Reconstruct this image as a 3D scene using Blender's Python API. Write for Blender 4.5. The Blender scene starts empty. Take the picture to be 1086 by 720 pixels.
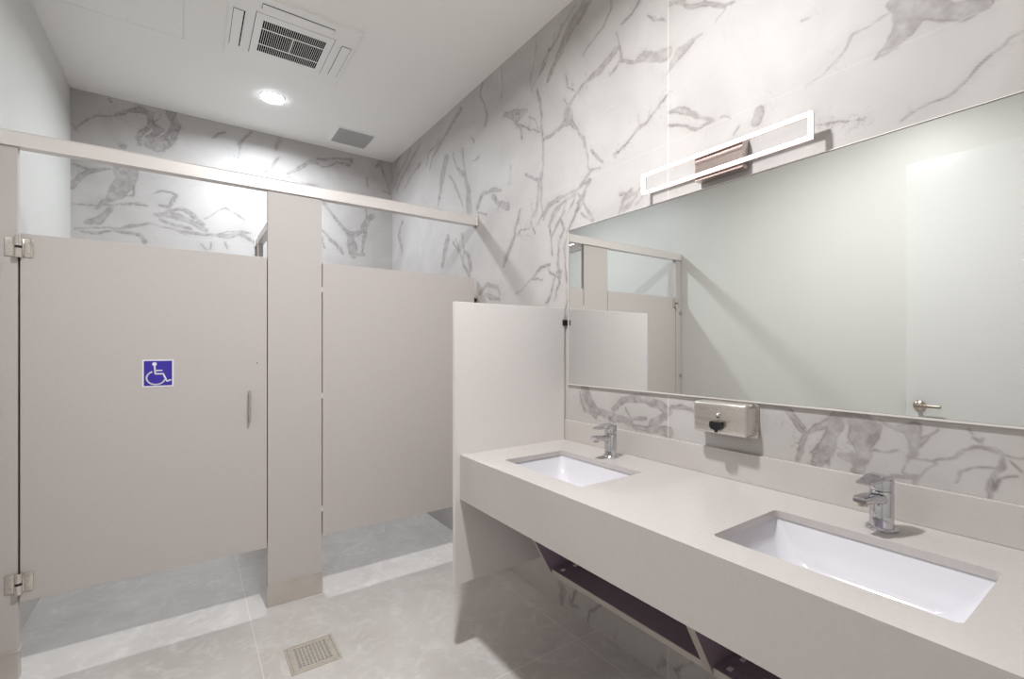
import bpy, bmesh, math, random
import numpy as np
from mathutils import Vector, Matrix

S = bpy.context.scene
COL = S.collection
PI = math.pi

# ---------------------------------------------------------------- camera, light level
F_PX = 494.0
YAW = math.atan(344.0 / F_PX)
EYE = 1.323
cam_d = bpy.data.cameras.new('camera')
cam = bpy.data.objects.new('camera', cam_d)
COL.objects.link(cam)
cam.location = (0, 0, EYE)
cam.rotation_euler = (PI / 2, 0, -YAW)
cam_d.sensor_width = 36.0
cam_d.lens = F_PX / 1086.0 * 36.0
cam_d.shift_y = 8.0 / 1086.0
cam_d.clip_start = 0.02
S.camera = cam

world = bpy.data.worlds.new('world')
S.world = world
world.use_nodes = True
world.node_tree.nodes['Background'].inputs[0].default_value = (0.8, 0.82, 0.85, 1)
world.node_tree.nodes['Background'].inputs[1].default_value = 0.3

S.view_settings.view_transform = 'Standard'
S.view_settings.look = 'None'
S.view_settings.gamma = 1.0
S.view_settings.use_curve_mapping = False
S.view_settings.exposure = 1.13

STALL_LAMP = ((0.88, 0.945, 1.0), 13.5)      # cool downlight over the stalls (watts)
ROOM_LAMP = ((0.975, 0.985, 0.985), 21.5)      # neutral downlight in front of the stalls (watts)
VANITY_LAMP = ((1.0, 0.86, 0.89), 2.0)     # pinkish light bar over the mirror
LAMP_R = 0.068
LAMP_SPREAD = 164.0

S.cycles.use_denoising = True
S.cycles.max_bounces = 14
S.cycles.diffuse_bounces = 10
S.cycles.glossy_bounces = 6
S.cycles.sample_clamp_indirect = 6.0
S.cycles.caustics_reflective = False
S.cycles.caustics_refractive = False

# room extents
XL, XR, YB, YF, ZC = -0.637, 1.565, 4.2, -0.62, 3.04
YP = 2.649                                   # front face of the stall front

# ---------------------------------------------------------------- helpers
def srgb(r, g, b):
    f = lambda c: (c / 12.92) if c <= 0.04045 else ((c + 0.055) / 1.055) ** 2.4
    return (f(r / 255.0), f(g / 255.0), f(b / 255.0), 1)


def mat(name, color, rough=0.5, metal=0.0, spec=0.5, noise=0.0, nscale=20.0, stretch=(1, 1, 1), bump=0.0,
        emit=None, estr=0.0, coat=0.0, rvar=0.0):
    m = bpy.data.materials.new(name)
    m.use_nodes = True
    nt = m.node_tree
    b = nt.nodes['Principled BSDF']
    b.inputs['Base Color'].default_value = color
    b.inputs['Roughness'].default_value = rough
    b.inputs['Metallic'].default_value = metal
    b.inputs['Specular IOR Level'].default_value = spec
    b.inputs['Coat Weight'].default_value = coat
    if emit:
        b.inputs['Emission Color'].default_value = (*emit, 1)
        b.inputs['Emission Strength'].default_value = estr
    if noise or bump or rvar:
        tc = nt.nodes.new('ShaderNodeTexCoord')
        mp = nt.nodes.new('ShaderNodeMapping')
        mp.inputs['Scale'].default_value = stretch
        nz = nt.nodes.new('ShaderNodeTexNoise')
        nz.inputs['Scale'].default_value = nscale
        nz.inputs['Detail'].default_value = 5
        nt.links.new(tc.outputs['Object'], mp.inputs[0])
        nt.links.new(mp.outputs[0], nz.inputs[0])
        if noise:
            rp = nt.nodes.new('ShaderNodeValToRGB')
            rp.color_ramp.elements[0].position = 0.3
            rp.color_ramp.elements[1].position = 0.7
            rp.color_ramp.elements[0].color = tuple(c * (1 - noise) for c in color[:3]) + (1,)
            rp.color_ramp.elements[1].color = tuple(min(1, c * (1 + noise)) for c in color[:3]) + (1,)
            nt.links.new(nz.outputs['Fac'], rp.inputs[0])
            nt.links.new(rp.outputs[0], b.inputs['Base Color'])
        if rvar:
            mr = nt.nodes.new('ShaderNodeMapRange')
            mr.inputs[1].default_value = 0.3
            mr.inputs[2].default_value = 0.7
            mr.inputs[3].default_value = max(0, rough - rvar)
            mr.inputs[4].default_value = rough + rvar
            nt.links.new(nz.outputs['Fac'], mr.inputs[0])
            nt.links.new(mr.outputs[0], b.inputs['Roughness'])
        if bump:
            bp = nt.nodes.new('ShaderNodeBump')
            bp.inputs['Strength'].default_value = bump
            bp.inputs['Distance'].default_value = 0.001
            nt.links.new(nz.outputs['Fac'], bp.inputs['Height'])
            nt.links.new(bp.outputs[0], b.inputs['Normal'])
    return m


def box(bm, x0, x1, y0, y1, z0, z1, bev=0.0, seg=2, keep=None):
    """axis-aligned box; keep(edge_mid, v0, v1) -> True selects the edges to bevel"""
    b = bmesh.new()
    r = bmesh.ops.create_cube(b, size=1.0)
    for v in r['verts']:
        v.co = Vector((x0 + (v.co.x + .5) * (x1 - x0), y0 + (v.co.y + .5) * (y1 - y0), z0 + (v.co.z + .5) * (z1 - z0)))
    if bev > 0:
        es = [e for e in b.edges if keep is None or keep(e.verts[0].co, e.verts[1].co)]
        bmesh.ops.bevel(b, geom=es, offset=bev, segments=seg, affect='EDGES', profile=0.5)
    merge(bm, b)


def merge(bm, b, M=None):
    if M is not None:
        bmesh.ops.transform(b, matrix=M, verts=b.verts)
    me = bpy.data.meshes.new('tmp')
    b.to_mesh(me)
    b.free()
    bm.from_mesh(me)
    bpy.data.meshes.remove(me)


def cyl(bm, p0, p1, r0, r1=None, seg=24, cap=True):
    p0, p1 = Vector(p0), Vector(p1)
    r1 = r0 if r1 is None else r1
    d = p1 - p0
    b = bmesh.new()
    bmesh.ops.create_cone(b, cap_ends=cap, segments=seg, radius1=r0, radius2=r1, depth=d.length)
    q = Vector((0, 0, 1)).rotation_difference(d.normalized())
    merge(bm, b, Matrix.Translation((p0 + p1) / 2) @ q.to_matrix().to_4x4())


def lathe(bm, prof, center, axis=(0, 0, 1), seg=32, sx=1.0, sy=1.0):
    """prof: list of (radius, height) spun round axis through center"""
    q = Vector((0, 0, 1)).rotation_difference(Vector(axis).normalized()).to_matrix().to_4x4()
    M = Matrix.Translation(center) @ q
    rings = []
    for r, h in prof:
        if r < 1e-6:
            rings.append([bm.verts.new(M @ Vector((0, 0, h)))])
        else:
            rings.append([bm.verts.new(M @ Vector((r * sx * math.cos(2 * PI * i / seg), r * sy * math.sin(2 * PI * i / seg), h)))
                          for i in range(seg)])
    for a, b in zip(rings, rings[1:]):
        for i in range(seg):
            j = (i + 1) % seg
            if len(a) == 1:
                bm.faces.new((a[0], b[i], b[j]))
            elif len(b) == 1:
                bm.faces.new((a[i], a[j], b[0]))
            else:
                bm.faces.new((a[i], a[j], b[j], b[i]))


def prism(bm, pts, axis, a, c):
    """extrude the 2-D outline pts along axis ('x','y','z') from a to c"""
    def P(u, v, w):
        return {'x': (w, u, v), 'y': (u, w, v), 'z': (u, v, w)}[axis]
    A = [bm.verts.new(P(u, v, a)) for u, v in pts]
    B = [bm.verts.new(P(u, v, c)) for u, v in pts]
    bm.faces.new(A)
    bm.faces.new(B[::-1])
    n = len(pts)
    for i in range(n):
        j = (i + 1) % n
        bm.faces.new((A[i], B[i], B[j], A[j]))


def rrect(x0, x1, y0, y1, r, n=6):
    out = []
    for cx_, cy_, a0 in ((x1 - r, y1 - r, 0), (x0 + r, y1 - r, 90), (x0 + r, y0 + r, 180), (x1 - r, y0 + r, 270)):
        for k in range(n + 1):
            a = math.radians(a0 + 90.0 * k / n)
            out.append((cx_ + r * math.cos(a), cy_ + r * math.sin(a)))
    return out


def obj(name, bm, m, parent=None, smooth=False, base=None):
    """ONE mesh object; its origin sits at base (world) for a top-level thing"""
    bmesh.ops.recalc_face_normals(bm, faces=bm.faces)
    me = bpy.data.meshes.new(name)
    bm.to_mesh(me)
    bm.free()
    me.materials.append(m)
    o = bpy.data.objects.new(name, me)
    COL.objects.link(o)
    off = Vector((0, 0, 0))
    if parent is not None:
        o.parent = parent
        p = parent
        while p is not None:
            off -= p.location
            p = p.parent
        me.transform(Matrix.Translation(off))
    elif base is not None:
        me.transform(Matrix.Translation(-Vector(base)))
        o.location = base
    if smooth:
        for p in me.polygons:
            p.use_smooth = True
        me.set_sharp_from_angle(angle=math.radians(40))
    return o


def thing(name, label, cat, loc, group=None):
    o = bpy.data.objects.new(name, None)
    o.empty_display_size = 0.05
    COL.objects.link(o)
    o.location = loc
    tag(o, label, cat, group)
    return o


def tag(o, label, cat, group=None):
    o['label'] = label
    o['category'] = cat
    if group:
        o['group'] = group
    return o


def struct(o):
    o['kind'] = 'structure'
    return o


# ---------------------------------------------------------------- materials
M_paint = mat('wall_paint', srgb(208, 207, 203), 0.42, noise=0.01, nscale=3, bump=0.05)
M_ceil = mat('ceiling_paint', srgb(245, 244, 241), 0.75)
M_lam = mat('grey_laminate', srgb(195, 188, 185), 0.45, noise=0.025, nscale=260, stretch=(1, 1, 0.25), bump=0.10)
M_quartz = mat('grey_quartz', srgb(192, 186, 183), 0.22, noise=0.02, nscale=90, rvar=0.03)
M_screen = mat('pale_laminate', srgb(220, 215, 213), 0.4, noise=0.015, nscale=260, stretch=(1, 1, 0.25), bump=0.08)
M_alu = mat('anodised_aluminium', srgb(228, 222, 219), 0.36, metal=0.35)
M_steel = mat('brushed_steel', srgb(214, 208, 202), 0.30, metal=1.0, noise=0.03, nscale=60, stretch=(1, 0.05, 1), rvar=0.06)
M_shoe = mat('shoe_steel', srgb(200, 192, 186), 0.34, metal=0.35, noise=0.06, nscale=12, rvar=0.05)
M_chrome = mat('polished_chrome', srgb(205, 205, 208), 0.07, metal=1.0)
M_mirror = mat('mirror_glass', (0.86, 0.875, 0.86, 1), 0.0, metal=1.0)
M_hinge = mat('satin_hinge_steel', srgb(222, 216, 210), 0.22, metal=1.0)
M_black = mat('black_rubber', srgb(22, 20, 22), 0.35)
M_recess_shade = mat('painted_recess_shade', srgb(16, 15, 15), 0.9, spec=0.1)  # flat black that paints in the shade of recesses not cut
M_porc = mat('white_porcelain', srgb(212, 210, 215), 0.06, spec=0.6)
M_white = mat('white_plastic', srgb(242, 241, 239), 0.45)
M_vent = mat('vent_grey', srgb(222, 220, 219), 0.5)
M_vback = mat('backing_grey', srgb(150, 148, 150), 0.7)  # plain grey of the vent backing and drain bottom
M_drain = mat('nickel_drain', srgb(206, 200, 188), 0.42, metal=0.45, noise=0.10, nscale=70)
M_door = mat('door_gloss_paint', srgb(214, 213, 211), 0.28)
M_carc = mat('dark_laminate', srgb(140, 124, 138), 0.5, noise=0.03, nscale=60)
M_edge = mat('edge_banding', srgb(176, 166, 160), 0.4)
M_blue = mat('sign_blue', srgb(58, 44, 160), 0.4)
M_signw = mat('sign_white', srgb(236, 232, 242), 0.4)
M_nick = mat('satin_nickel', srgb(190, 178, 165), 0.25, metal=1.0)
M_canopy = mat('lamp_canopy_steel', srgb(205, 190, 184), 0.25, metal=0.9)
M_stall_lamp = mat('stall_lamp_lens', (1, 1, 1, 1), 0.5, emit=STALL_LAMP[0], estr=14.0)
M_room_lamp = mat('room_lamp_lens', (1, 1, 1, 1), 0.5, emit=ROOM_LAMP[0], estr=6.0)
M_vanity = mat('vanity_lamp_tube', (1, 1, 1, 1), 0.5, emit=VANITY_LAMP[0], estr=VANITY_LAMP[1])


def floor_material():
    m = bpy.data.materials.new('grey_stone_tile')
    m.use_nodes = True
    nt = m.node_tree
    b = nt.nodes['Principled BSDF']
    N, L = nt.nodes.new, nt.links.new
    tc = N('ShaderNodeTexCoord')
    n1 = N('ShaderNodeTexNoise'); n1.inputs['Scale'].default_value = 2.2; n1.inputs['Detail'].default_value = 9; n1.inputs['Roughness'].default_value = 0.62; n1.inputs['Distortion'].default_value = 0.6
    n2 = N('ShaderNodeTexNoise'); n2.inputs['Scale'].default_value = 9; n2.inputs['Detail'].default_value = 8; n2.inputs['Roughness'].default_value = 0.7; n2.inputs['Distortion'].default_value = 1.4
    L(tc.outputs['Object'], n1.inputs[0]); L(tc.outputs['Object'], n2.inputs[0])
    r1 = N('ShaderNodeValToRGB')
    r1.color_ramp.elements[0].position = 0.32; r1.color_ramp.elements[0].color = srgb(192, 187, 184)
    r1.color_ramp.elements[1].position = 0.70; r1.color_ramp.elements[1].color = srgb(212, 208, 205)
    L(n1.outputs['Fac'], r1.inputs[0])
    r2 = N('ShaderNodeValToRGB')
    r2.color_ramp.elements[0].position = 0.50; r2.color_ramp.elements[0].color = (0, 0, 0, 1)
    r2.color_ramp.elements[1].position = 0.74; r2.color_ramp.elements[1].color = (0.75, 0.75, 0.75, 1)
    L(n2.outputs['Fac'], r2.inputs[0])
    mx = N('ShaderNodeMix'); mx.data_type = 'RGBA'
    L(r2.outputs[0], mx.inputs[0]); L(r1.outputs[0], mx.inputs[6]); mx.inputs[7].default_value = srgb(226, 224, 222)
    # joints: lines at x = 0.25 + 1.2 k and y = 1.56 + 2.4 k
    sp = N('ShaderNodeSeparateXYZ'); L(tc.outputs['Object'], sp.inputs[0])

    def line(out, off, pitch, half):
        a = N('ShaderNodeMath'); a.operation = 'SUBTRACT'; L(out, a.inputs[0]); a.inputs[1].default_value = off - pitch / 2
        w = N('ShaderNodeMath'); w.operation = 'WRAP'; L(a.outputs[0], w.inputs[0]); w.inputs[1].default_value = pitch; w.inputs[2].default_value = 0
        s = N('ShaderNodeMath'); s.operation = 'SUBTRACT'; L(w.outputs[0], s.inputs[0]); s.inputs[1].default_value = pitch / 2
        c = N('ShaderNodeMath'); c.operation = 'ABSOLUTE'; L(s.outputs[0], c.inputs[0])
        l = N('ShaderNodeMath'); l.operation = 'LESS_THAN'; L(c.outputs[0], l.inputs[0]); l.inputs[1].default_value = half
        return l
    lx = line(sp.outputs[0], 0.25, 1.2, 0.0014)
    ly = line(sp.outputs[1], 1.56, 2.4, 0.0014)
    mxx = N('ShaderNodeMath'); mxx.operation = 'MAXIMUM'; L(lx.outputs[0], mxx.inputs[0]); L(ly.outputs[0], mxx.inputs[1])
    m2 = N('ShaderNodeMix'); m2.data_type = 'RGBA'
    L(mxx.outputs[0], m2.inputs[0]); L(mx.outputs[2], m2.inputs[6]); m2.inputs[7].default_value = srgb(232, 227, 223)
    L(m2.outputs[2], b.inputs['Base Color'])
    b.inputs['Roughness'].default_value = 0.33
    bp = N('ShaderNodeBump'); bp.inputs['Strength'].default_value = 0.08; bp.inputs['Distance'].default_value = 0.002
    L(n2.outputs['Fac'], bp.inputs['Height']); L(bp.outputs[0], b.inputs['Normal'])
    return m


def marble_material():
    m = bpy.data.materials.new('veined_marble_slab')
    m.use_nodes = True
    nt = m.node_tree
    b = nt.nodes['Principled BSDF']
    N, L = nt.nodes.new, nt.links.new
    at = N('ShaderNodeAttribute'); at.attribute_name = 'vein'
    aj = N('ShaderNodeAttribute'); aj.attribute_name = 'joint'
    tc = N('ShaderNodeTexCoord')
    n1 = N('ShaderNodeTexNoise'); n1.inputs['Scale'].default_value = 2.5; n1.inputs['Detail'].default_value = 7; n1.inputs['Distortion'].default_value = 1.0
    L(tc.outputs['Object'], n1.inputs[0])
    r1 = N('ShaderNodeValToRGB')
    r1.color_ramp.elements[0].position = 0.30; r1.color_ramp.elements[0].color = srgb(176, 172, 170)
    r1.color_ramp.elements[1].position = 0.62; r1.color_ramp.elements[1].color = srgb(189, 185, 183)
    L(n1.outputs['Fac'], r1.inputs[0])
    n2 = N('ShaderNodeTexNoise'); n2.inputs['Scale'].default_value = 40; n2.inputs['Detail'].default_value = 4
    L(tc.outputs['Object'], n2.inputs[0])
    vc = N('ShaderNodeMix'); vc.data_type = 'RGBA'
    L(n2.outputs['Fac'], vc.inputs[0]); vc.inputs[6].default_value = srgb(122, 115, 114); vc.inputs[7].default_value = srgb(142, 135, 134)
    mx = N('ShaderNodeMix'); mx.data_type = 'RGBA'
    L(at.outputs['Fac'], mx.inputs[0]); L(r1.outputs[0], mx.inputs[6]); L(vc.outputs[2], mx.inputs[7])
    m2 = N('ShaderNodeMix'); m2.data_type = 'RGBA'
    L(aj.outputs['Fac'], m2.inputs[0]); L(mx.outputs[2], m2.inputs[6]); m2.inputs[7].default_value = srgb(210, 206, 203)
    L(m2.outputs[2], b.inputs['Base Color'])
    b.inputs['Roughness'].default_value = 0.5
    b.inputs['Specular IOR Level'].default_value = 0.35
    return m


M_floor = floor_material()
M_marble = marble_material()

# ---------------------------------------------------------------- veins of the marble slabs
# each line is one vein: along-wall coordinate, height, width in mm
VEINS_RIGHT = """
1.601,2.966,21 1.666,2.914,21 1.745,2.882,25 1.817,2.825,24 1.879,2.75,19 1.913,2.728,11
1.699,2.995,5 1.792,2.956,6 1.879,2.89,8 1.945,2.858,6 1.986,2.793,6
1.637,2.981,24 1.745,2.913,29 1.837,2.819,22
1.467,2.884,8 1.467,2.828,8 1.51,2.795,10 1.58,2.761,8 1.65,2.731,5
1.302,2.783,8 1.344,2.755,8 1.406,2.737,5
1.261,2.693,6 1.229,2.66,7 1.169,2.624,6
1.229,2.675,4 1.206,2.642,4
1.433,2.717,5 1.419,2.66,6 1.452,2.636,23 1.519,2.606,27 1.59,2.604,17 1.666,2.594,14 1.71,2.568,11 1.769,2.523,25 1.757,2.471,54
1.419,2.66,6 1.402,2.583,11 1.461,2.553,10
1.402,2.576,10 1.344,2.54,12 1.285,2.537,33 1.169,2.49,46
1.757,2.479,25 1.829,2.444,19 1.932,2.436,12 1.958,2.417,8
1.745,2.466,22 1.688,2.389,11 1.633,2.323,14 1.622,2.229,7 1.611,2.166,5
1.999,2.714,12 1.972,2.634,16 1.977,2.535,10 1.958,2.443,10 1.958,2.308,10 1.972,2.194,12 1.977,2.11,10 1.958,2.021,8
2.085,2.612,8 2.042,2.577,8 1.999,2.509,8 2.013,2.489,6
1.169,2.315,6 1.206,2.293,9 1.261,2.258,7 1.31,2.242,11 1.379,2.202,5 1.433,2.183,5
1.31,2.242,3 1.314,2.299,3
1.154,2.668,11 1.111,2.652,11 1.083,2.644,8
1.601,2.252,10 1.57,2.212,10 1.519,2.173,7
1.611,2.166,7 1.539,2.158,5
1.611,2.121,17 1.633,2.067,17 1.677,2.033,11
1.611,2.121,9 1.699,2.101,9 1.792,2.095,15 1.918,2.062,15 1.958,2.004,10
1.633,2.082,7 1.699,1.977,7 1.745,1.925,7
1.769,2.057,5 1.817,1.989,6 1.854,1.948,6
1.677,2.079,9 1.622,2.004,10 1.59,1.922,20
1.344,2.001,15 1.397,1.961,14 1.415,1.91,8
1.294,2.001,6 1.344,1.948,6 1.397,1.913,6
1.769,2.697,5 1.757,2.621,5 1.699,2.579,5
1.792,2.573,6 1.757,2.518,5
2.575,3.031,19 2.615,2.981,12 2.556,2.884,9 2.518,2.788,11 2.544,2.749,21
2.321,2.712,22 2.222,2.701,34 2.114,2.656,18 2.175,2.64,21 2.271,2.684,11
2.238,2.671,13 2.16,2.58,10 2.145,2.511,6
2.175,2.613,6 2.07,2.528,6 1.986,2.487,6
2.871,2.975,33 2.988,2.934,23 3.164,2.863,14 3.328,2.8,11 3.386,2.72,9
3.138,2.877,8 3.386,2.869,9 3.445,2.763,9
3.568,2.983,12 3.765,2.919,12 3.98,2.821,13 4.094,2.74,13
3.765,3,9 4.056,2.872,10 4.15,2.784,10
3.943,3.061,19 4.134,2.982,20
3.568,2.828,12 3.765,2.785,12 3.906,2.716,13
3.087,2.707,53 3.138,2.619,59 3.191,2.493,38 3.229,2.396,16
3.037,2.565,13 2.917,2.418,18 2.848,2.301,15
2.988,2.708,13 2.94,2.603,13 2.803,2.495,25 2.76,2.375,44 2.76,2.247,49
2.848,2.704,10 2.826,2.588,10 2.803,2.516,10
2.655,2.243,19 2.575,2.305,23 2.462,2.304,20 2.372,2.269,13
2.462,2.264,23 2.372,2.193,26 2.287,2.162,28
2.255,2.385,4 2.271,2.279,4
2.114,2.296,10 1.999,2.219,14 1.999,2.116,10 2.027,2.037,8
2.372,3.036,4 2.338,2.924,4 2.355,2.836,4
2.013,3.029,4 2.027,2.916,4 2.07,2.781,4
1.905,2.887,8 1.945,2.816,8 2.056,2.748,8
2.717,2.722,10 2.696,2.693,12
2.717,2.564,7 2.635,2.568,7
2.172,2.117,6 2.201,2.04,12 2.223,1.967,10 2.281,1.899,27 2.34,1.802,14
2.062,2.121,6 2.042,2.042,6 2.072,1.981,6 2.146,1.99,4 2.201,1.963,4
1.982,2.257,12 1.992,2.188,11 2.012,2.108,7 2.052,2.02,6 2.032,1.942,6
1.834,2.069,5 1.916,2.072,11 1.963,2.036,7 2.002,1.985,6
1.7,2.084,13 1.8,2.06,18 1.87,2.02,20 1.907,1.964,8 1.888,1.902,7
1.783,2.017,10 1.834,1.96,11 1.879,1.889,8 1.87,1.806,7
1.592,2.16,12 1.684,2.102,12 1.716,2.045,8 1.757,1.999,6
1.622,2.105,7 1.638,2.035,6 1.716,1.957,10 1.766,1.889,8
1.817,1.991,7 1.783,1.915,9 1.826,1.844,8 1.834,1.754,11 1.817,1.661,8 1.87,1.562,8
1.749,1.886,8 1.791,1.816,8 1.783,1.735,8 1.757,1.631,8 1.766,1.543,8
1.888,1.762,8 1.982,1.746,8 2.083,1.691,6 2.212,1.622,4
2.072,1.703,4 1.963,1.689,4
1.907,1.741,11 1.852,1.699,11 1.888,1.622,13 1.925,1.555,12
1.843,1.721,5 1.808,1.711,5 1.813,1.689,5 1.843,1.698,5 1.843,1.721,5
2.615,1.673,17 2.532,1.722,23 2.402,1.694,19 2.372,1.637,12
2.532,1.658,21 2.453,1.63,22 2.377,1.61,16
2.643,1.625,10 2.672,1.657,8
2.855,2.114,7 2.824,2.023,11 2.84,1.903,14 2.746,1.814,21
2.988,2.084,15 2.888,1.988,14 2.84,1.903,11
1.413,1.996,11 1.362,1.982,13 1.314,1.988,6
1.35,1.96,9 1.4,1.924,9
1.29,1.963,6 1.326,1.935,5
1.783,1.499,6 1.757,1.576,5 1.749,1.541,5 1.766,1.453,6
1.653,1.975,11 1.607,1.927,11 1.585,1.911,6
2.643,2.21,8 2.532,2.169,10
3.952,2.436,29 4.036,2.327,34 3.952,2.185,24 3.98,2.127,15
3.062,2.119,40 3.119,2.043,44 3.158,1.926,32
2.952,2.098,10 2.882,2.002,9 2.831,1.896,9
2.831,2.107,9 2.848,2.029,11 2.749,1.932,24 2.733,1.85,26
0.447,2.261,21 0.412,2.226,51 0.371,2.197,40 0.339,2.168,29 0.296,2.148,38 0.267,2.143,23
0.398,2.213,61 0.412,2.177,41 0.44,2.148,23 0.481,2.126,3
0.447,2.234,3 0.485,2.228,3 0.532,2.212,5 0.565,2.177,3 0.6,2.155,6 0.636,2.132,4 0.664,2.125,4
0.204,2.04,3 0.228,2.034,4 0.244,2.023,5 0.264,2.017,4 0.29,1.99,4 0.326,1.96,6 0.358,1.95,4 0.398,1.937,3 0.424,1.928,5
1.157,2.682,8 1.061,2.611,12 1.006,2.596,14 0.927,2.536,11 0.896,2.529,8
0.915,2.529,4 0.953,2.498,4
1.006,2.479,6 1.047,2.47,17 1.105,2.456,36 1.154,2.412,15
1.157,2.258,6 1.09,2.24,15 1.019,2.175,9 0.966,2.141,11
1.157,2.211,8 1.076,2.173,7 1.033,2.137,12 0.979,2.141,8
1.105,2.242,12 1.047,2.205,12
0.94,2.149,4 0.902,2.128,4
0.797,2.117,28 0.809,2.079,26
0.866,2.09,5 0.884,2.074,5
0.627,2.001,3 0.565,1.992,3 0.508,1.973,3
0.645,2.341,4 0.664,2.342,4
1.646,1.127,42 1.603,1.06,37 1.548,1.016,23 1.456,1.008,30 1.359,1.011,13
1.676,1.094,9 1.632,1.027,12 1.562,0.995,18
1.456,1.046,13 1.383,1.091,21 1.291,1.112,28 1.206,1.09,31 1.163,1.07,23
1.407,1.005,13 1.324,0.989,16 1.226,0.985,24 1.163,0.986,27
1.185,1.05,23 1.247,1.008,24
1.383,1.054,8 1.359,1.02,8 1.28,1.03,8
1.151,1.088,10 1.107,1.095,15 1.052,1.09,9
0.793,1.139,6 0.746,1.13,9 0.707,1.121,15 0.67,1.086,9
0.72,1.126,9 0.67,1.066,12 0.689,0.978,9
0.67,1.066,9 0.612,1.094,15 0.568,1.118,28 0.516,1.119,22 0.496,1.103,16
0.496,1.103,32 0.526,1.045,19 0.516,1.011,14 0.536,0.977,14
0.568,1.118,34 0.601,1.045,26 0.623,0.991,29 0.635,0.969,18
0.652,1.004,4 0.612,1.043,6
0.579,1.012,9 0.547,1.011,20 0.526,0.991,17
0.551,1.123,30 0.527,1.104,24 0.533,1.061,24 0.515,1.022,29 0.527,0.984,20
0.503,1.132,11 0.469,1.112,8 0.48,1.076,8 0.509,1.037,11
0.469,1.126,6 0.436,1.117,8 0.405,1.121,23 0.4,1.089,19 0.4,1.05,16 0.415,1.021,5
0.38,1.099,12 0.395,1.064,10
0.355,1.121,3 0.38,1.099,4
0.4,1.034,4 0.355,1.033,4 0.346,1.028,4 0.385,0.991,3
0.358,1.032,4 0.332,1.047,4 0.313,1.056,7 0.304,1.08,6 0.278,1.084,7 0.253,1.083,8 0.229,1.07,5 0.204,1.069,3
0.296,1.111,4 0.282,1.098,7 0.278,1.108,4
0.304,1.128,3 0.298,1.12,3
0.241,1.067,5 0.245,1.037,9 0.257,1.005,8 0.261,0.963,9
0.245,1.037,3 0.278,1.03,4 0.304,1.019,4 0.309,0.987,4
0.221,1.02,4 0.245,1.002,5 0.253,0.977,5
0.42,1.013,3 0.426,0.992,3 0.405,0.99,3
0.444,0.976,9 0.39,0.986,9 0.395,0.963,6
0.229,1.058,3 0.213,1.033,3
0.515,1.022,5 0.486,1.041,3 0.464,1.038,3 0.431,1.051,3
1.817,0.118,20 1.792,0.086,22 1.809,0.025,15
1.692,0.129,12 1.729,0.061,10
1.753,0.082,6 1.737,0.036,6 1.677,0.054,6
1.51,0.159,10 1.604,0.077,6 1.619,0.021,5
1.433,0.073,6 1.458,0.023,5
1.178,0.057,17 1.209,0.023,14
1.13,0.051,8 1.065,0.104,7 1.047,0.13,7
"""
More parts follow.
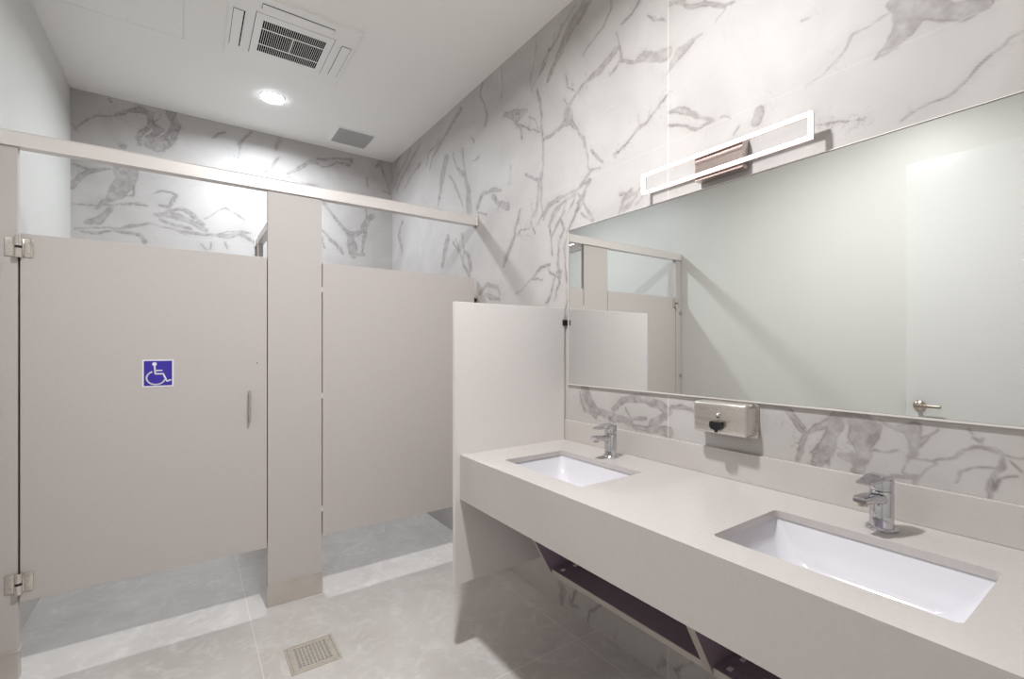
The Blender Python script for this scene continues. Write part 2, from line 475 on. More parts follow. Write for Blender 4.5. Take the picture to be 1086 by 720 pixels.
VEINS_BACK = """
-0.622,2.799,15 -0.604,2.762,17 -0.597,2.747,8
-0.61,2.777,10 -0.548,2.844,8 -0.498,2.883,8 -0.42,2.908,10 -0.354,2.958,20 -0.273,2.999,28
-0.42,2.905,4 -0.354,2.889,4 -0.327,2.862,4
-0.273,3.017,24 -0.231,2.994,37 -0.21,2.911,16 -0.286,2.794,32 -0.273,2.753,24
-0.095,3.033,46 -0.073,2.948,46 -0.117,2.828,58 -0.175,2.769,66 -0.217,2.767,53
-0.21,2.929,16 -0.16,2.889,29 -0.217,2.811,33
-0.16,2.996,6 -0.203,2.931,6
-0.387,2.716,24 -0.365,2.71,24
-0.44,3.015,16 -0.433,3.004,16
0.156,2.907,7 0.188,2.953,7 0.237,2.975,7
0.404,3.02,9 0.353,2.938,9 0.328,2.902,20 0.336,2.836,7 0.328,2.796,11
0.618,3.025,23 0.581,2.965,19 0.581,2.915,9
0.599,2.858,12 0.545,2.776,12 0.509,2.728,11
-0.632,2.392,34 -0.585,2.46,29 -0.535,2.512,19 -0.433,2.551,12
-0.628,2.533,9 -0.548,2.509,10
-0.347,2.553,108 -0.354,2.473,88 -0.407,2.394,67 -0.459,2.333,27 -0.51,2.273,10
-0.307,2.518,8 -0.307,2.395,8 -0.407,2.368,6 -0.459,2.35,6
-0.427,2.313,12 -0.453,2.249,27 -0.498,2.182,43 -0.548,2.166,29
-0.628,2.278,4 -0.51,2.29,4 -0.327,2.331,16 -0.231,2.335,6
-0.61,2.107,11 -0.523,2.128,8 -0.407,2.136,10 -0.327,2.165,20 -0.217,2.199,10 -0.102,2.189,10 -0.014,2.166,17
-0.585,2.094,8 -0.51,2.088,10 -0.407,2.119,10 -0.273,2.121,18 -0.245,2.063,16
-0.196,2.416,8 -0.132,2.446,10 -0.058,2.433,13 -0.117,2.35,17 -0.175,2.349,10
-0.189,2.275,25 -0.117,2.296,35 -0.044,2.271,34 0.047,2.239,26 0.109,2.202,22
-0.132,2.32,12 -0.058,2.333,17 0.032,2.292,26 0.093,2.246,15
-0.014,2.166,19 0.109,2.173,13 0.237,2.172,26 0.336,2.205,18 0.404,2.175,14 0.448,2.151,11
0.172,2.173,7 0.253,2.213,7 0.404,2.224,7
-0.16,2.244,19 -0.073,2.212,17 0.017,2.198,17
0.109,2.286,6 0.204,2.377,4 0.237,2.402,9 0.37,2.317,4
0.078,2.095,4 0.109,2.052,4
0.141,2.121,6 0.133,2.064,6
0.237,2.124,7 0.253,2.078,7
0.675,2.743,9 0.764,2.83,18 0.857,2.891,23 0.951,2.872,12 1.068,2.929,12
0.894,2.919,9 1.029,2.956,12 1.189,2.977,24 1.169,2.931,26 1.068,2.918,14
1.455,3.016,32 1.422,2.976,30
1.444,3.014,25 1.477,2.913,15 1.522,2.824,10 1.533,2.76,18
1.477,2.761,17 1.533,2.749,18
1.336,2.84,5 1.325,2.774,5
0.675,2.723,7 0.746,2.699,7 0.913,2.703,9
0.951,2.559,19 1.029,2.45,14 1.148,2.334,24 1.189,2.288,48
1.189,2.309,48 1.272,2.352,19 1.314,2.432,24 1.379,2.506,32
1.189,2.246,62 1.21,2.144,53
1.325,2.561,10 1.346,2.458,25 1.304,2.324,24 1.283,2.152,19
0.951,2.317,14 1.009,2.264,19 1.088,2.192,24 1.108,2.132,9
0.951,2.256,12 0.97,2.178,12
1.21,2.144,19 1.304,2.155,20
"""


def vnoise(U, V, scale, seed):
    rs = np.random.RandomState(seed)
    u, v = U * scale + 100.0, V * scale + 100.0
    iu, iv = np.floor(u).astype(int), np.floor(v).astype(int)
    fu, fv = u - iu, v - iv
    fu, fv = fu * fu * (3 - 2 * fu), fv * fv * (3 - 2 * fv)
    T = rs.rand(512, 512) * 2 - 1
    g = lambda a, b: T[a % 512, b % 512]
    return ((g(iu, iv) * (1 - fu) + g(iu + 1, iv) * fu) * (1 - fv)
            + (g(iu, iv + 1) * (1 - fu) + g(iu + 1, iv + 1) * fu) * fv)


def fbm(U, V, scale, seed, n=4):
    return sum(vnoise(U, V, scale * 2 ** k, seed + k) * 0.55 ** k for k in range(n))


def parse(T):
    return [[tuple(float(c) for c in p.split(',')) for p in l.split()] for l in T.strip().split('\n')]


def vein_field(U, V, veins, clip=None):
    Uw = U + 0.010 * fbm(U, V, 9, 3) + 0.0016 * fbm(U, V, 60, 13, 2)
    Vw = V + 0.010 * fbm(U, V, 9, 23) + 0.0016 * fbm(U, V, 60, 33, 2)
    Sd = np.full(U.shape, -1.0)
    ua, va = U[:, 0], V[0, :]
    for L in veins:
        for (a, b, w0), (c, d, w1) in zip(L, L[1:]):
            pad = max(w0, w1) / 2000 + 0.07
            i0, i1 = np.searchsorted(ua, [min(a, c) - pad, max(a, c) + pad])
            j0, j1 = np.searchsorted(va, [min(b, d) - pad, max(b, d) + pad])
            if i1 <= i0 or j1 <= j0:
                continue
            x, y = Uw[i0:i1, j0:j1], Vw[i0:i1, j0:j1]
            ex, ey = c - a, d - b
            t = np.clip(((x - a) * ex + (y - b) * ey) / max(ex * ex + ey * ey, 1e-9), 0, 1)
            dist = np.hypot(x - a - t * ex, y - b - t * ey)
            w = (w0 + (w1 - w0) * t) / 2000 * (1.4 if max(b, d) < 1.2 else 1.3)
            Sd[i0:i1, j0:j1] = np.maximum(Sd[i0:i1, j0:j1], w - dist)
    n1 = fbm(U, V, 14, 41)
    n2 = fbm(U, V, 45, 51, 3)
    inside = np.clip((Sd + 0.003) / 0.005, 0, 1)
    inside *= np.clip(1.0 - 0.35 * np.clip(n1, 0, 1), 0, 1)
    ring = np.exp(-((Sd - 0.002) / 0.0025) ** 2)
    halo = np.clip(1 + Sd / 0.035, 0, 1) ** 1.5 * np.clip(0.35 + n1, 0, 1)
    # small broken side veins that fray off the big ones
    near = np.clip(1 + Sd / 0.06, 0, 1) * np.clip(0.25 + fbm(U, V, 5, 101), 0, 1)
    rr = np.abs(fbm(U + 0.03 * n1, V + 0.03 * n2, 8, 111, 4))
    fray = np.exp(-(rr / 0.045) ** 2) * near
    f = inside * (0.47 + 0.22 * n2) + ring * np.clip(0.16 + 0.45 * n1, 0.0, 0.5) + 0.16 * halo + 0.6 * fray * np.where(V < 1.2, 1.5, 1.0)
    # hairline and cloudy veining between the large veins
    wx, wy = U + 0.12 * fbm(U, V, 2.5, 61), V + 0.12 * fbm(U, V, 2.5, 71)
    r = np.abs(fbm(wx, wy, 1.7, 81, 5))
    f += 0.16 * np.exp(-(r / 0.012) ** 2) * np.clip(fbm(U, V, 1.3, 91) * 1.5, 0, 1)
    return np.clip(f, 0, 1)


def marble_wall(name, axis, pos, u0, u1, z1, step, veins, joints_u, joints_z, back):
    """a wall slab of real thickness whose room face is a fine grid carrying the vein pattern"""
    def axis_points(cuts):
        out = [np.linspace(a, b, max(2, int(round((b - a) / s))), endpoint=False) for a, b, s in cuts]
        return np.concatenate(out + [[cuts[-1][1]]])
    us, zs = axis_points(step[0]), axis_points(step[1])
    nu, nz = len(us), len(zs)
    U, V = np.meshgrid(us, zs, indexing='ij')
    f = vein_field(U, V, veins)
    jn = np.zeros(U.shape)
    for j in joints_u:
        jn = np.maximum(jn, np.clip(1.6 - np.abs(U - j) / 0.0025, 0, 1) * 0.55)
    for j in joints_z:
        jn = np.maximum(jn, np.clip(1.4 - np.abs(V - j) / 0.0025, 0, 1) * 0.18)
    n = nu * nz
    co = np.zeros((n + 4, 3))
    if axis == 'x':
        co[:n, 0] = pos; co[:n, 1] = U.ravel(); co[:n, 2] = V.ravel()
        co[n:] = [(back, u0, 0), (back, u0, z1), (back, u1, z1), (back, u1, 0)]
    else:
        co[:n, 1] = pos; co[:n, 0] = U.ravel(); co[:n, 2] = V.ravel()
        co[n:] = [(u0, back, 0), (u0, back, z1), (u1, back, z1), (u1, back, 0)]
    idx = np.arange(n).reshape(nu, nz)
    a, b, c, d = idx[:-1, :-1].ravel(), idx[1:, :-1].ravel(), idx[1:, 1:].ravel(), idx[:-1, 1:].ravel()
    quads = np.stack([a, d, c, b] if axis == 'x' else [a, b, c, d], 1)
    faces = quads.tolist()
    e00, e01, e11, e10 = [int(v) for v in (idx[0, 0], idx[0, -1], idx[-1, -1], idx[-1, 0])]
    # closed back and sides
    faces.append([n, n + 1, n + 2, n + 3])
    faces.append(idx[0, :].tolist() + [n + 1, n])
    faces.append(idx[-1, ::-1].tolist() + [n + 3, n + 2])
    faces.append(idx[::-1, 0].tolist() + [n, n + 3])
    faces.append(idx[:, -1].tolist() + [n + 2, n + 1])
    me = bpy.data.meshes.new(name)
    me.from_pydata(co.tolist(), [], faces)
    A = me.attributes.new('vein', 'FLOAT', 'POINT')
    A.data.foreach_set('value', np.concatenate([f.ravel(), np.zeros(4)]).astype(np.float32))
    B = me.attributes.new('joint', 'FLOAT', 'POINT')
    B.data.foreach_set('value', np.concatenate([jn.ravel(), np.zeros(4)]).astype(np.float32))
    me.materials.append(M_marble)
    o = bpy.data.objects.new(name, me)
    COL.objects.link(o)
    return struct(o)


VR, VB = parse(VEINS_RIGHT), parse(VEINS_BACK)
# the slab print repeats: lower course and the stretch beyond the frame
low = [[(a, b - 1.27, w) for a, b, w in L] for L in VR if min(p[0] for p in L) > 1.85 and min(p[1] for p in L) > 1.45 and max(p[1] for p in L) < 2.16]
far = [[(a - 2.4, b, w) for a, b, w in L] for L in VR if max(p[0] for p in L) - 2.4 < 0.12]
lowb = [[(a, b - 1.2, w) for a, b, w in L] for L in VB if min(p[1] for p in L) > 1.6 and max(p[1] for p in L) < 2.95]
marble_wall('wall_right', 'x', XR, YF, YB, ZC, ([(YF, 0.1, 0.012), (0.1, 1.2, 0.0035), (1.2, 2.6, 0.005), (2.6, YB, 0.007)], [(0, 0.94, 0.010), (0.94, 1.16, 0.003), (1.16, 1.9, 0.006), (1.9, ZC, 0.005)]), VR + low + far, [1.163, 3.56], [0.93, 2.13], XR + 0.1)
marble_wall('wall_back', 'y', YB, XL, XR, ZC, ([(XL, XR, 0.007)], [(0, 1.7, 0.015), (1.7, ZC, 0.007)]), VB + lowb, [0.56 + 1.2, ], [0.93, 2.13], YB + 0.1)

bm = bmesh.new(); box(bm, XL - 0.1, XR + 0.1, YF - 0.1, YB + 0.1, -0.1, 0.0)
struct(obj('floor', bm, M_floor))
bm = bmesh.new(); box(bm, XL - 0.1, XR + 0.1, YF - 0.1, YB + 0.1, ZC, ZC + 0.1)
struct(obj('ceiling', bm, M_ceil))
bm = bmesh.new(); box(bm, XL - 0.1, XL, YF, YB, 0, ZC)
struct(obj('wall_left', bm, M_paint))
bm = bmesh.new(); box(bm, XL - 0.1, XR + 0.1, YF - 0.1, YF, 0, ZC)
struct(obj('wall_front', bm, M_paint))

# door in the left wall, seen in the mirror
bm = bmesh.new(); box(bm, XL, -0.603, 0.08, 0.992, 0.008, 2.47, 0.002)
d1 = struct(obj('door_1', bm, M_door))
bm = bmesh.new()
lathe(bm, [(0, 0), (0.030, 0), (0.032, 0.004), (0.026, 0.012), (0.014, 0.016), (0.011, 0.045), (0, 0.047)], (-0.603, 0.925, 0.962), (1, 0, 0))
h = obj('door_lever', bm, M_nick, d1, True)
bm = bmesh.new()
box(bm, -0.568, -0.552, 0.815, 0.935, 0.953, 0.971, 0.005, 3)
obj('lever_arm', bm, M_nick, h, True)
bm = bmesh.new(); box(bm, -0.628, -0.612, 0.990, 0.995, 0.93, 0.99, 0.001)
obj('latch_plate', bm, M_nick, d1)

# ---------------------------------------------------------------- toilet partitions
G_PIL = 'partition pilasters'


def pilaster(name, x0, x1, label):
    t = thing(name, label, 'partition', ((x0 + x1) / 2, YP + 0.015, 0), G_PIL)
    bm = bmesh.new(); box(bm, x0, x1, YP, YP + 0.030, 0.02, 2.125, 0.0012)
    obj('panel', bm, M_lam, t)
    bm = bmesh.new()
    xa = max(x0 - 0.003, XL + 0.001)
    box(bm, xa, x1 + 0.003, YP - 0.006, YP + 0.036, 0.0, 0.113, 0.0015)
    box(bm, xa, x1 + 0.0045, YP - 0.0075, YP + 0.0375, 0.109, 0.114, 0.001)
    s = obj('floor_shoe', bm, M_shoe, t)
    s['label'] = 'brushed steel floor shoe'
    return t


pl = pilaster('partition_pilaster', XL + 0.006, -0.556, 'narrow grey pilaster at the far left, carrying the two hinges of the stall door')
pm = pilaster('partition_pilaster', 0.334, 0.594, 'wide grey pilaster with steel floor shoe between the stall door and the fixed panel')
for z in (1.637, 1.06):
    bm = bmesh.new(); box(bm, XL, XL + 0.03, YP - 0.008, YP + 0.001, z - 0.014, z + 0.014, 0.002)
    obj('wall_bracket', bm, M_steel, pl)


def headrail(name, x0, x1, y0, y1, label):
    t = thing(name, label, 'rail', ((x0 + x1) / 2, (y0 + y1) / 2, 2.121), 'partition headrails')
    bm = bmesh.new()
    if x1 - x0 > y1 - y0:
        prism(bm, [(y0, 2.121), (y0, 2.126), (y0 + .004, 2.128), (y0 + .004, 2.176), (y0 + .010, 2.184), (y1 - .010, 2.184),
                   (y1 - .004, 2.176), (y1 - .004, 2.128), (y1, 2.126), (y1, 2.121)], 'x', x0, x1)
    else:
        prism(bm, [(x0, 2.121), (x0, 2.126), (x0 + .004, 2.128), (x0 + .004, 2.176), (x0 + .010, 2.184), (x1 - .010, 2.184),
                   (x1 - .004, 2.176), (x1 - .004, 2.128), (x1, 2.126), (x1, 2.121)], 'y', y0, y1)
    obj('rail', bm, M_alu, t)
    return t


t = headrail('partition_headrail', XL + 0.002, XR - 0.006, YP - 0.010, YP + 0.040, 'long pale aluminium headrail along the top of the stall front')
bm = bmesh.new(); box(bm, XR - 0.006, XR, YP - 0.014, YP + 0.044, 2.117, 2.188, 0.002)
obj('end_bracket', bm, M_steel, t)
t = headrail('partition_headrail', 0.440, 0.488, YP + 0.041, YB - 0.006, 'short metal headrail running back behind the wide pilaster')
bm = bmesh.new(); box(bm, 0.434, 0.494, YB - 0.006, YB, 2.114, 2.190, 0.002)
obj('end_bracket', bm, M_steel, t)

# divider between the two stalls with its rear post
t = thing('partition_divider', 'grey dividing panel running back behind the wide pilaster', 'partition', (0.463, 3.4, 0.305))
bm = bmesh.new(); box(bm, 0.451, 0.476, YP + 0.034, 3.975, 0.305, 1.778, 0.001)
obj('panel', bm, M_lam, t)
t = thing('partition_pilaster', 'slim post against the back marble wall, under the short headrail', 'partition', (0.463, 4.13, 0), G_PIL)
bm = bmesh.new(); box(bm, 0.449, 0.479, 4.05, 4.19, 0.02, 2.122, 0.001)
obj('panel', bm, M_lam, t)
bm = bmesh.new(); box(bm, 0.444, 0.484, 4.044, 4.196, 0, 0.11, 0.001)
obj('floor_shoe', bm, M_shoe, t)

# stall door
for p_, xc in ((pl, -0.5525), (pm, 0.332)):
    bm = bmesh.new(); box(bm, xc - 0.012, xc + 0.012, YP + 0.0305, YP + 0.0345, 0.32, 1.772)
    obj('gap_blackout_strip', bm, M_black, p_)  # added behind the door gaps to darken them and stop light leaking through
sd = thing('stall_door', 'grey stall door bearing the blue wheelchair sign', 'door', (-0.11, YP + 0.0125, 0.305))
bm = bmesh.new(); box(bm, -0.549, 0.330, YP, YP + 0.025, 0.305, 1.778, 0.0012)
obj('panel', bm, M_lam, sd)


def hinge(z0, z1):
    bm = bmesh.new()
    y = YP
    zc = (z0 + z1) / 2
    for x0, x1 in ((-0.592, -0.562), (-0.541, -0.511)):
        box(bm, x0, x1, y - 0.004, y, z0, z1, 0.0015)
        for dz in (-0.018, 0.018):
            cyl(bm, ((x0 + x1) / 2, y - 0.004, zc + dz), ((x0 + x1) / 2, y - 0.0065, zc + dz), 0.004, 0.003, 12)
    box(bm, -0.566, -0.537, y - 0.010, y - 0.0005, z0 + 0.004, z1 - 0.004, 0.003)
    cyl(bm, (-0.5515, y - 0.012, z0 - 0.004), (-0.5515, y - 0.012, zc - 0.005), 0.0125, seg=24)
    cyl(bm, (-0.5515, y - 0.012, zc + 0.005), (-0.5515, y - 0.012, z1 + 0.004), 0.0125, seg=24)
    h = obj('hinge', bm, M_hinge, sd, True)
    h['label'] = 'brushed steel hinge'
    bm = bmesh.new()
    cyl(bm, (-0.5515, y - 0.012, zc - 0.006), (-0.5515, y - 0.012, zc + 0.006), 0.0110, seg=24)
    obj('hinge_pin', bm, M_black, h, True)


hinge(1.683, 1.758)
hinge(0.345, 0.420)
bm = bmesh.new()
hx, hy = 0.252, YP - 0.030
pts = [(YP, 0.958), (YP - 0.020, 0.958), (hy, 0.966), (hy, 1.094), (YP - 0.020, 1.102), (YP, 1.102)]
for (a, b), (c, d) in zip(pts, pts[1:]):
    cyl(bm, (hx, a, b), (hx, c, d), 0.0045, seg=12)
for a, b in pts[1:-1]:
    bmesh.ops.create_uvsphere(bm, u_segments=12, v_segments=8, radius=0.0045, matrix=Matrix.Translation((hx, a, b)))
h = obj('door_handle', bm, M_steel, sd, True)
h['label'] = 'slim upright steel pull handle'
bm = bmesh.new(); lathe(bm, [(0, 0), (0.003, 0), (0.002, 0.002), (0, 0.0022)], (0.286, YP, 1.243), (0, -1, 0), 10)
obj('screw', bm, M_black, sd)

# wheelchair sign on the door
sx0, sx1, sz0, sz1 = -0.1665, -0.0525, 1.1425, 1.2665
bm = bmesh.new(); box(bm, sx0, sx1, YP - 0.0015, YP, sz0, sz1)
sg = obj('accessible_sign', bm, M_signw, sd)
sg['label'] = 'blue square sign with white border and white wheelchair symbol'
bm = bmesh.new(); box(bm, sx0 + .006, sx1 - .006, YP - 0.0022, YP - 0.0014, sz0 + .006, sz1 - .006)
obj('sign_field', bm, M_blue, sg)
bm = bmesh.new()
W_, H_ = sx1 - sx0, sz1 - sz0


def sp(u, v):
    return (sx0 + u * W_, sz0 + (1 - v) * H_)


def stroke(pts, w, y0=YP - 0.0030, y1=YP - 0.0020):
    pts = [sp(*p) for p in pts]
    for (a, b), (c, d) in zip(pts, pts[1:]):
        L = math.hypot(c - a, d - b)
        nx, nz = -(d - b) / L * w / 2, (c - a) / L * w / 2
        prism(bm, [(a + nx, b + nz), (c + nx, d + nz), (c - nx, d - nz), (a - nx, b - nz)], 'y', y0, y1)
    for a, b in pts:
        cyl(bm, (a, y0, b), (a, y1, b), w / 2, seg=12)


hxx, hzz = sp(0.385, 0.165)
cyl(bm, (hxx, YP - 0.0030, hzz), (hxx, YP - 0.0020, hzz), 0.0085, seg=20)
stroke([(0.385, 0.22), (0.41, 0.52), (0.66, 0.52), (0.78, 0.80), (0.90, 0.755)], 0.0065)
stroke([(0.40, 0.40), (0.62, 0.40)], 0.0055)
stroke([(0.43 + 0.295 * math.cos(math.radians(a)), 0.665 - 0.245 * math.sin(math.radians(a))) for a in range(118, 345, 14)], 0.0065)
obj('wheelchair_symbol', bm, M_signw, sg)

# fixed panel beside the wide pilaster
t = thing('partition_panel', 'plain grey fixed panel between the wide pilaster and the marble wall', 'partition', (1.07, YP + 0.0125, 0.305))
bm = bmesh.new(); box(bm, 0.599, 1.543, YP, YP + 0.025, 0.305, 1.776, 0.0012)
obj('panel', bm, M_lam, t)
for z in (1.633, 1.06, 0.45):
    bm = bmesh.new(); box(bm, 1.535, XR, YP + 0.0245, YP + 0.034, z - 0.016, z + 0.016, 0.002)
    box(bm, 1.544, XR, YP + 0.004, YP + 0.026, z - 0.010, z + 0.010, 0.001)
    obj('wall_bracket', bm, M_black if z > 1.5 else M_steel, t)
    bm = bmesh.new(); box(bm, 0.5935, 0.5995, YP + 0.0008, YP + 0.024, z - 0.014, z + 0.014, 0.0005)
    obj('pilaster_bracket', bm, M_alu, t)

# ---------------------------------------------------------------- privacy screen beside the vanity
t = thing('privacy_screen', 'pale grey screen panel standing out from the marble wall at the end of the vanity', 'partition', (1.25, 1.775, 0.308))
bm = bmesh.new(); box(bm, 0.934, 1.549, 1.765, 1.787, 0.308, 1.517, 0.001)
obj('panel', bm, M_screen, t)
for z in (1.445, 0.60, 0.40):
    bm = bmesh.new()
    box(bm, 1.535, XR, 1.757, 1.7655, z - 0.014, z + 0.014, 0.002)
    box(bm, 1.549, XR, 1.765, 1.787, z - 0.014, z + 0.014, 0.001)
    b_ = obj('wall_bracket', bm, M_black, t)

# ---------------------------------------------------------------- vanity counter
CT, CF, YE0, YE1 = 0.862, 0.957, 0.03, 1.7645
SINKS = [(1.062, 1.372, 1.130, 1.580), (1.056, 1.368, 0.207, 0.657)]
vc = thing('vanity_counter', 'long grey quartz vanity counter with deep apron and two sink cut-outs', 'counter', (1.25, 0.9, 0.672))
bm = bmesh.new()
edges = []


def loop(pts, z):
    vs = [bm.verts.new((x, y, z)) for x, y in pts]
    return [bm.edges.new((vs[i], vs[(i + 1) % len(vs)])) for i in range(len(vs))]


edges += loop([(CF, YE0), (XR - 0.001, YE0), (XR - 0.001, YE1), (CF, YE1)], CT)
for x0, x1, y0, y1 in SINKS:
    edges += loop(rrect(x0, x1, y0, y1, 0.012, 5), CT)
r = bmesh.ops.triangle_fill(bm, edges=edges, use_beauty=True)
fs = [f for f in bm.faces]
ext = bmesh.ops.extrude_face_region(bm, geom=fs)
for v in [g for g in ext['geom'] if isinstance(g, bmesh.types.BMVert)]:
    v.co.z -= 0.020
obj('countertop', bm, M_quartz, vc)
bm = bmesh.new(); box(bm, CF, CF + 0.020, YE0, YE1, 0.672, CT - 0.0200)
obj('apron', bm, M_quartz, vc)
bm = bmesh.new(); box(bm, XR - 0.014, XR - 0.001, YE0, YE1, CT + 0.0003, 0.962, 0.0012)
obj('backsplash', bm, M_quartz, vc)

# open frame under the counter that once held the knee panels
ca = thing('under_counter_cabinet', 'dark open frame with slanted ends slung under the vanity counter', 'cabinet', (1.45, 0.9, 0.30))
prof = [(1.128, 0.835), (1.128, 0.690), (1.350, 0.300), (XR, 0.300), (XR, 0.835)]
for y0, y1 in ((1.621, 1.639), (0.836, 0.864), (0.06, 0.078)):
    bm = bmesh.new(); prism(bm, prof, 'y', y0, y1)
    sp_ = obj('side_panel', bm, M_carc, ca)
    bm = bmesh.new()
    dx, dz = 0.222, -0.390
    L = math.hypot(dx, dz)
    nx, nz = dz / L * 0.002, -dx / L * 0.002
    prism(bm, [(1.128, 0.690), (1.350, 0.300), (1.350 + nx, 0.300 + nz), (1.128 + nx, 0.690 + nz)], 'y', y0 - 0.0005, y1 + 0.0005)
    e_ = obj('edge_strip', bm, M_edge, sp_)
for y0, y1 in ((0.864, 1.621), (0.078, 0.836)):
    bm = bmesh.new(); box(bm, 1.352, XR, y0, y1, 0.302, 0.320)
    b_ = obj('bottom_panel', bm, M_carc, ca)
    bm = bmesh.new(); box(bm, 1.348, 1.352, y0, y1, 0.300, 0.321)
    obj('edge_strip', bm, M_edge, b_)
    for yy in (y1 - 0.035, y0 + 0.035):
        for xx in (1.385, 1.46):
            bm = bmesh.new(); box(bm, xx - 0.010, xx + 0.010, yy - 0.007, yy + 0.007, 0.320, 0.324, 0.001)
            c_ = obj('mounting_clip', bm, M_vent, b_)
    bm = bmesh.new(); box(bm, 0.980, 0.998, y0, y1, 0.690, 0.835)
    obj('front_rail', bm, M_carc, ca)

# ---------------------------------------------------------------- sinks
def make_sink(x0, x1, y0, y1, label):
    t = thing('undermount_sink', label, 'sink', ((x0 + x1) / 2, (y0 + y1) / 2, 0.70), 'undermount sinks in the vanity counter')
    bm = bmesh.new()
    cx_, cy_ = (x0 + x1) / 2, (y0 + y1) / 2
    zt = CT - 0.0205
    prof = [(-0.004, 0, 0.016), (0.000, -0.012, 0.020), (0.012, -0.050, 0.030), (0.028, -0.085, 0.045),
            (0.046, -0.105, 0.055), (0.072, -0.116, 0.055), (0.105, -0.120, 0.045)]
    rings = []
    for ins, dz, r in prof:
        ey = ins * 1.35
        rings.append([bm.verts.new((x, y, zt + dz)) for x, y in rrect(x0 + ins, x1 - ins, y0 + ey, y1 - ey, r, 8)])
    n = len(rings[0])
    for a, b in zip(rings, rings[1:]):
        for i in range(n):
            j = (i + 1) % n
            bm.faces.new((a[i], a[j], b[j], b[i]))
    c = bm.verts.new((cx_, cy_, zt - 0.123))
    for i in range(n):
        bm.faces.new((rings[-1][i], rings[-1][(i + 1) % n], c))
    # outer shell so the bowl has thickness
    out = []
    for ins, dz, r in [(-0.004, 0, 0.016), (-0.020, 0, 0.03), (-0.018, -0.012, 0.03), (0.0, -0.060, 0.04), (0.040, -0.130, 0.06), (0.100, -0.140, 0.045)]:
        ey = ins * 1.35 if ins > 0 else ins
        out.append([bm.verts.new((x, y, zt + dz)) for x, y in rrect(x0 + ins, x1 - ins, y0 + ey, y1 - ey, r, 8)])
    for a, b in zip(out, out[1:]):
        for i in range(n):
            j = (i + 1) % n
            bm.faces.new((a[i], b[i], b[j], a[j]))
    bm.faces.new(out[-1])
    bmesh.ops.remove_doubles(bm, verts=bm.verts, dist=1e-5)
    obj('basin', bm, M_porc, t, True)
    bm = bmesh.new()
    lathe(bm, [(0, 0.004), (0.016, 0.004), (0.018, 0.001), (0.022, 0.003), (0.0225, -0.002), (0, -0.002)], (cx_, cy_, zt - 0.121))
    obj('sink_drain', bm, M_chrome, t, True)
    return t


make_sink(*SINKS[0], 'white rectangular undermount sink at the far end, next to the privacy screen')
make_sink(*SINKS[1], 'white rectangular undermount sink in the near end of the counter')


# ---------------------------------------------------------------- faucets
def make_faucet(x, y, rz, label):
    t = bpy.data.objects.new('basin_faucet', None)
    COL.objects.link(t)
    tag(t, label, 'faucet', 'chrome faucets on the vanity counter')
    r = 0.0255
    # modelled at the origin with the spout towards -x
    bm = bmesh.new()
    lathe(bm, [(0, 0), (0.034, 0), (0.034, 0.005), (0.0305, 0.009), (0, 0.009)], (0, 0, 0), seg=40)
    obj('base_ring', bm, M_chrome, t, True)
    bm = bmesh.new()
    lathe(bm, [(0, 0.006), (r + .0015, 0.006), (r, 0.02), (r, 0.095), (r - .003, 0.099), (0, 0.099)], (0, 0, 0), seg=40)
    obj('faucet_body', bm, M_chrome, t, True)
    # spout: flattened box lofted outwards and a little upwards
    bm = bmesh.new()
    secs = [(-0.005, 0.079, 0.020, 0.015), (-0.030, 0.082, 0.020, 0.0125), (-0.065, 0.086, 0.019, 0.0095), (-0.092, 0.088, 0.018, 0.008), (-0.101, 0.087, 0.015, 0.006)]
    rings = []
    for sx_, sz_, hw, hh in secs:
        rings.append([bm.verts.new((sx_, u, sz_ + v)) for u, v in rrect(-hw, hw, -hh, hh, hh * 0.75, 4)])
    n = len(rings[0])
    for a, b in zip(rings, rings[1:]):
        for i in range(n):
            j = (i + 1) % n
            bm.faces.new((a[i], a[j], b[j], b[i]))
    bm.faces.new(rings[0]); bm.faces.new(rings[-1][::-1])
    s_ = obj('spout', bm, M_chrome, t, True)
    bm = bmesh.new(); cyl(bm, (-0.086, 0, 0.072), (-0.086, 0, 0.082), 0.011, seg=20)
    obj('aerator', bm, M_nick, s_, True)
    # cartridge cap with the lever
    bm = bmesh.new()
    lathe(bm, [(0, 0.101), (r, 0.101), (r, 0.124), (r - .002, 0.128), (0, 0.131)], (0, 0, 0), seg=40)
    l_ = obj('lever', bm, M_chrome, t, True)
    bm = bmesh.new()
    secs = [(0.020, 0.129, 0.018, 0.004), (0.000, 0.133, 0.0235, 0.006), (-0.030, 0.133, 0.023, 0.006), (-0.060, 0.128, 0.020, 0.004), (-0.086, 0.126, 0.017, 0.0028), (-0.092, 0.127, 0.013, 0.002)]
    rings = [[bm.verts.new((sx_, u, sz_ + v)) for u, v in rrect(-hw, hw, -hh, hh, hh * 0.8, 4)] for sx_, sz_, hw, hh in secs]
    for a, b in zip(rings, rings[1:]):
        for i in range(n):
            j = (i + 1) % n
            bm.faces.new((a[i], a[j], b[j], b[i]))
    bm.faces.new(rings[0]); bm.faces.new(rings[-1][::-1])
    obj('lever_blade', bm, M_chrome, l_, True)
    bm = bmesh.new()
    cyl(bm, (0, 0, 0.098), (0, 0, 0.102), r - 0.003, seg=32)
    obj('seal_ring', bm, M_black, t, True)
    t.location = (x, y, CT)
    t.rotation_euler = (0, 0, rz)
    return t


make_faucet(1.457, 1.368, math.radians(0), 'chrome single-lever faucet behind the far sink')
make_faucet(1.445, 0.434, math.radians(-8), 'chrome single-lever faucet behind the near sink')

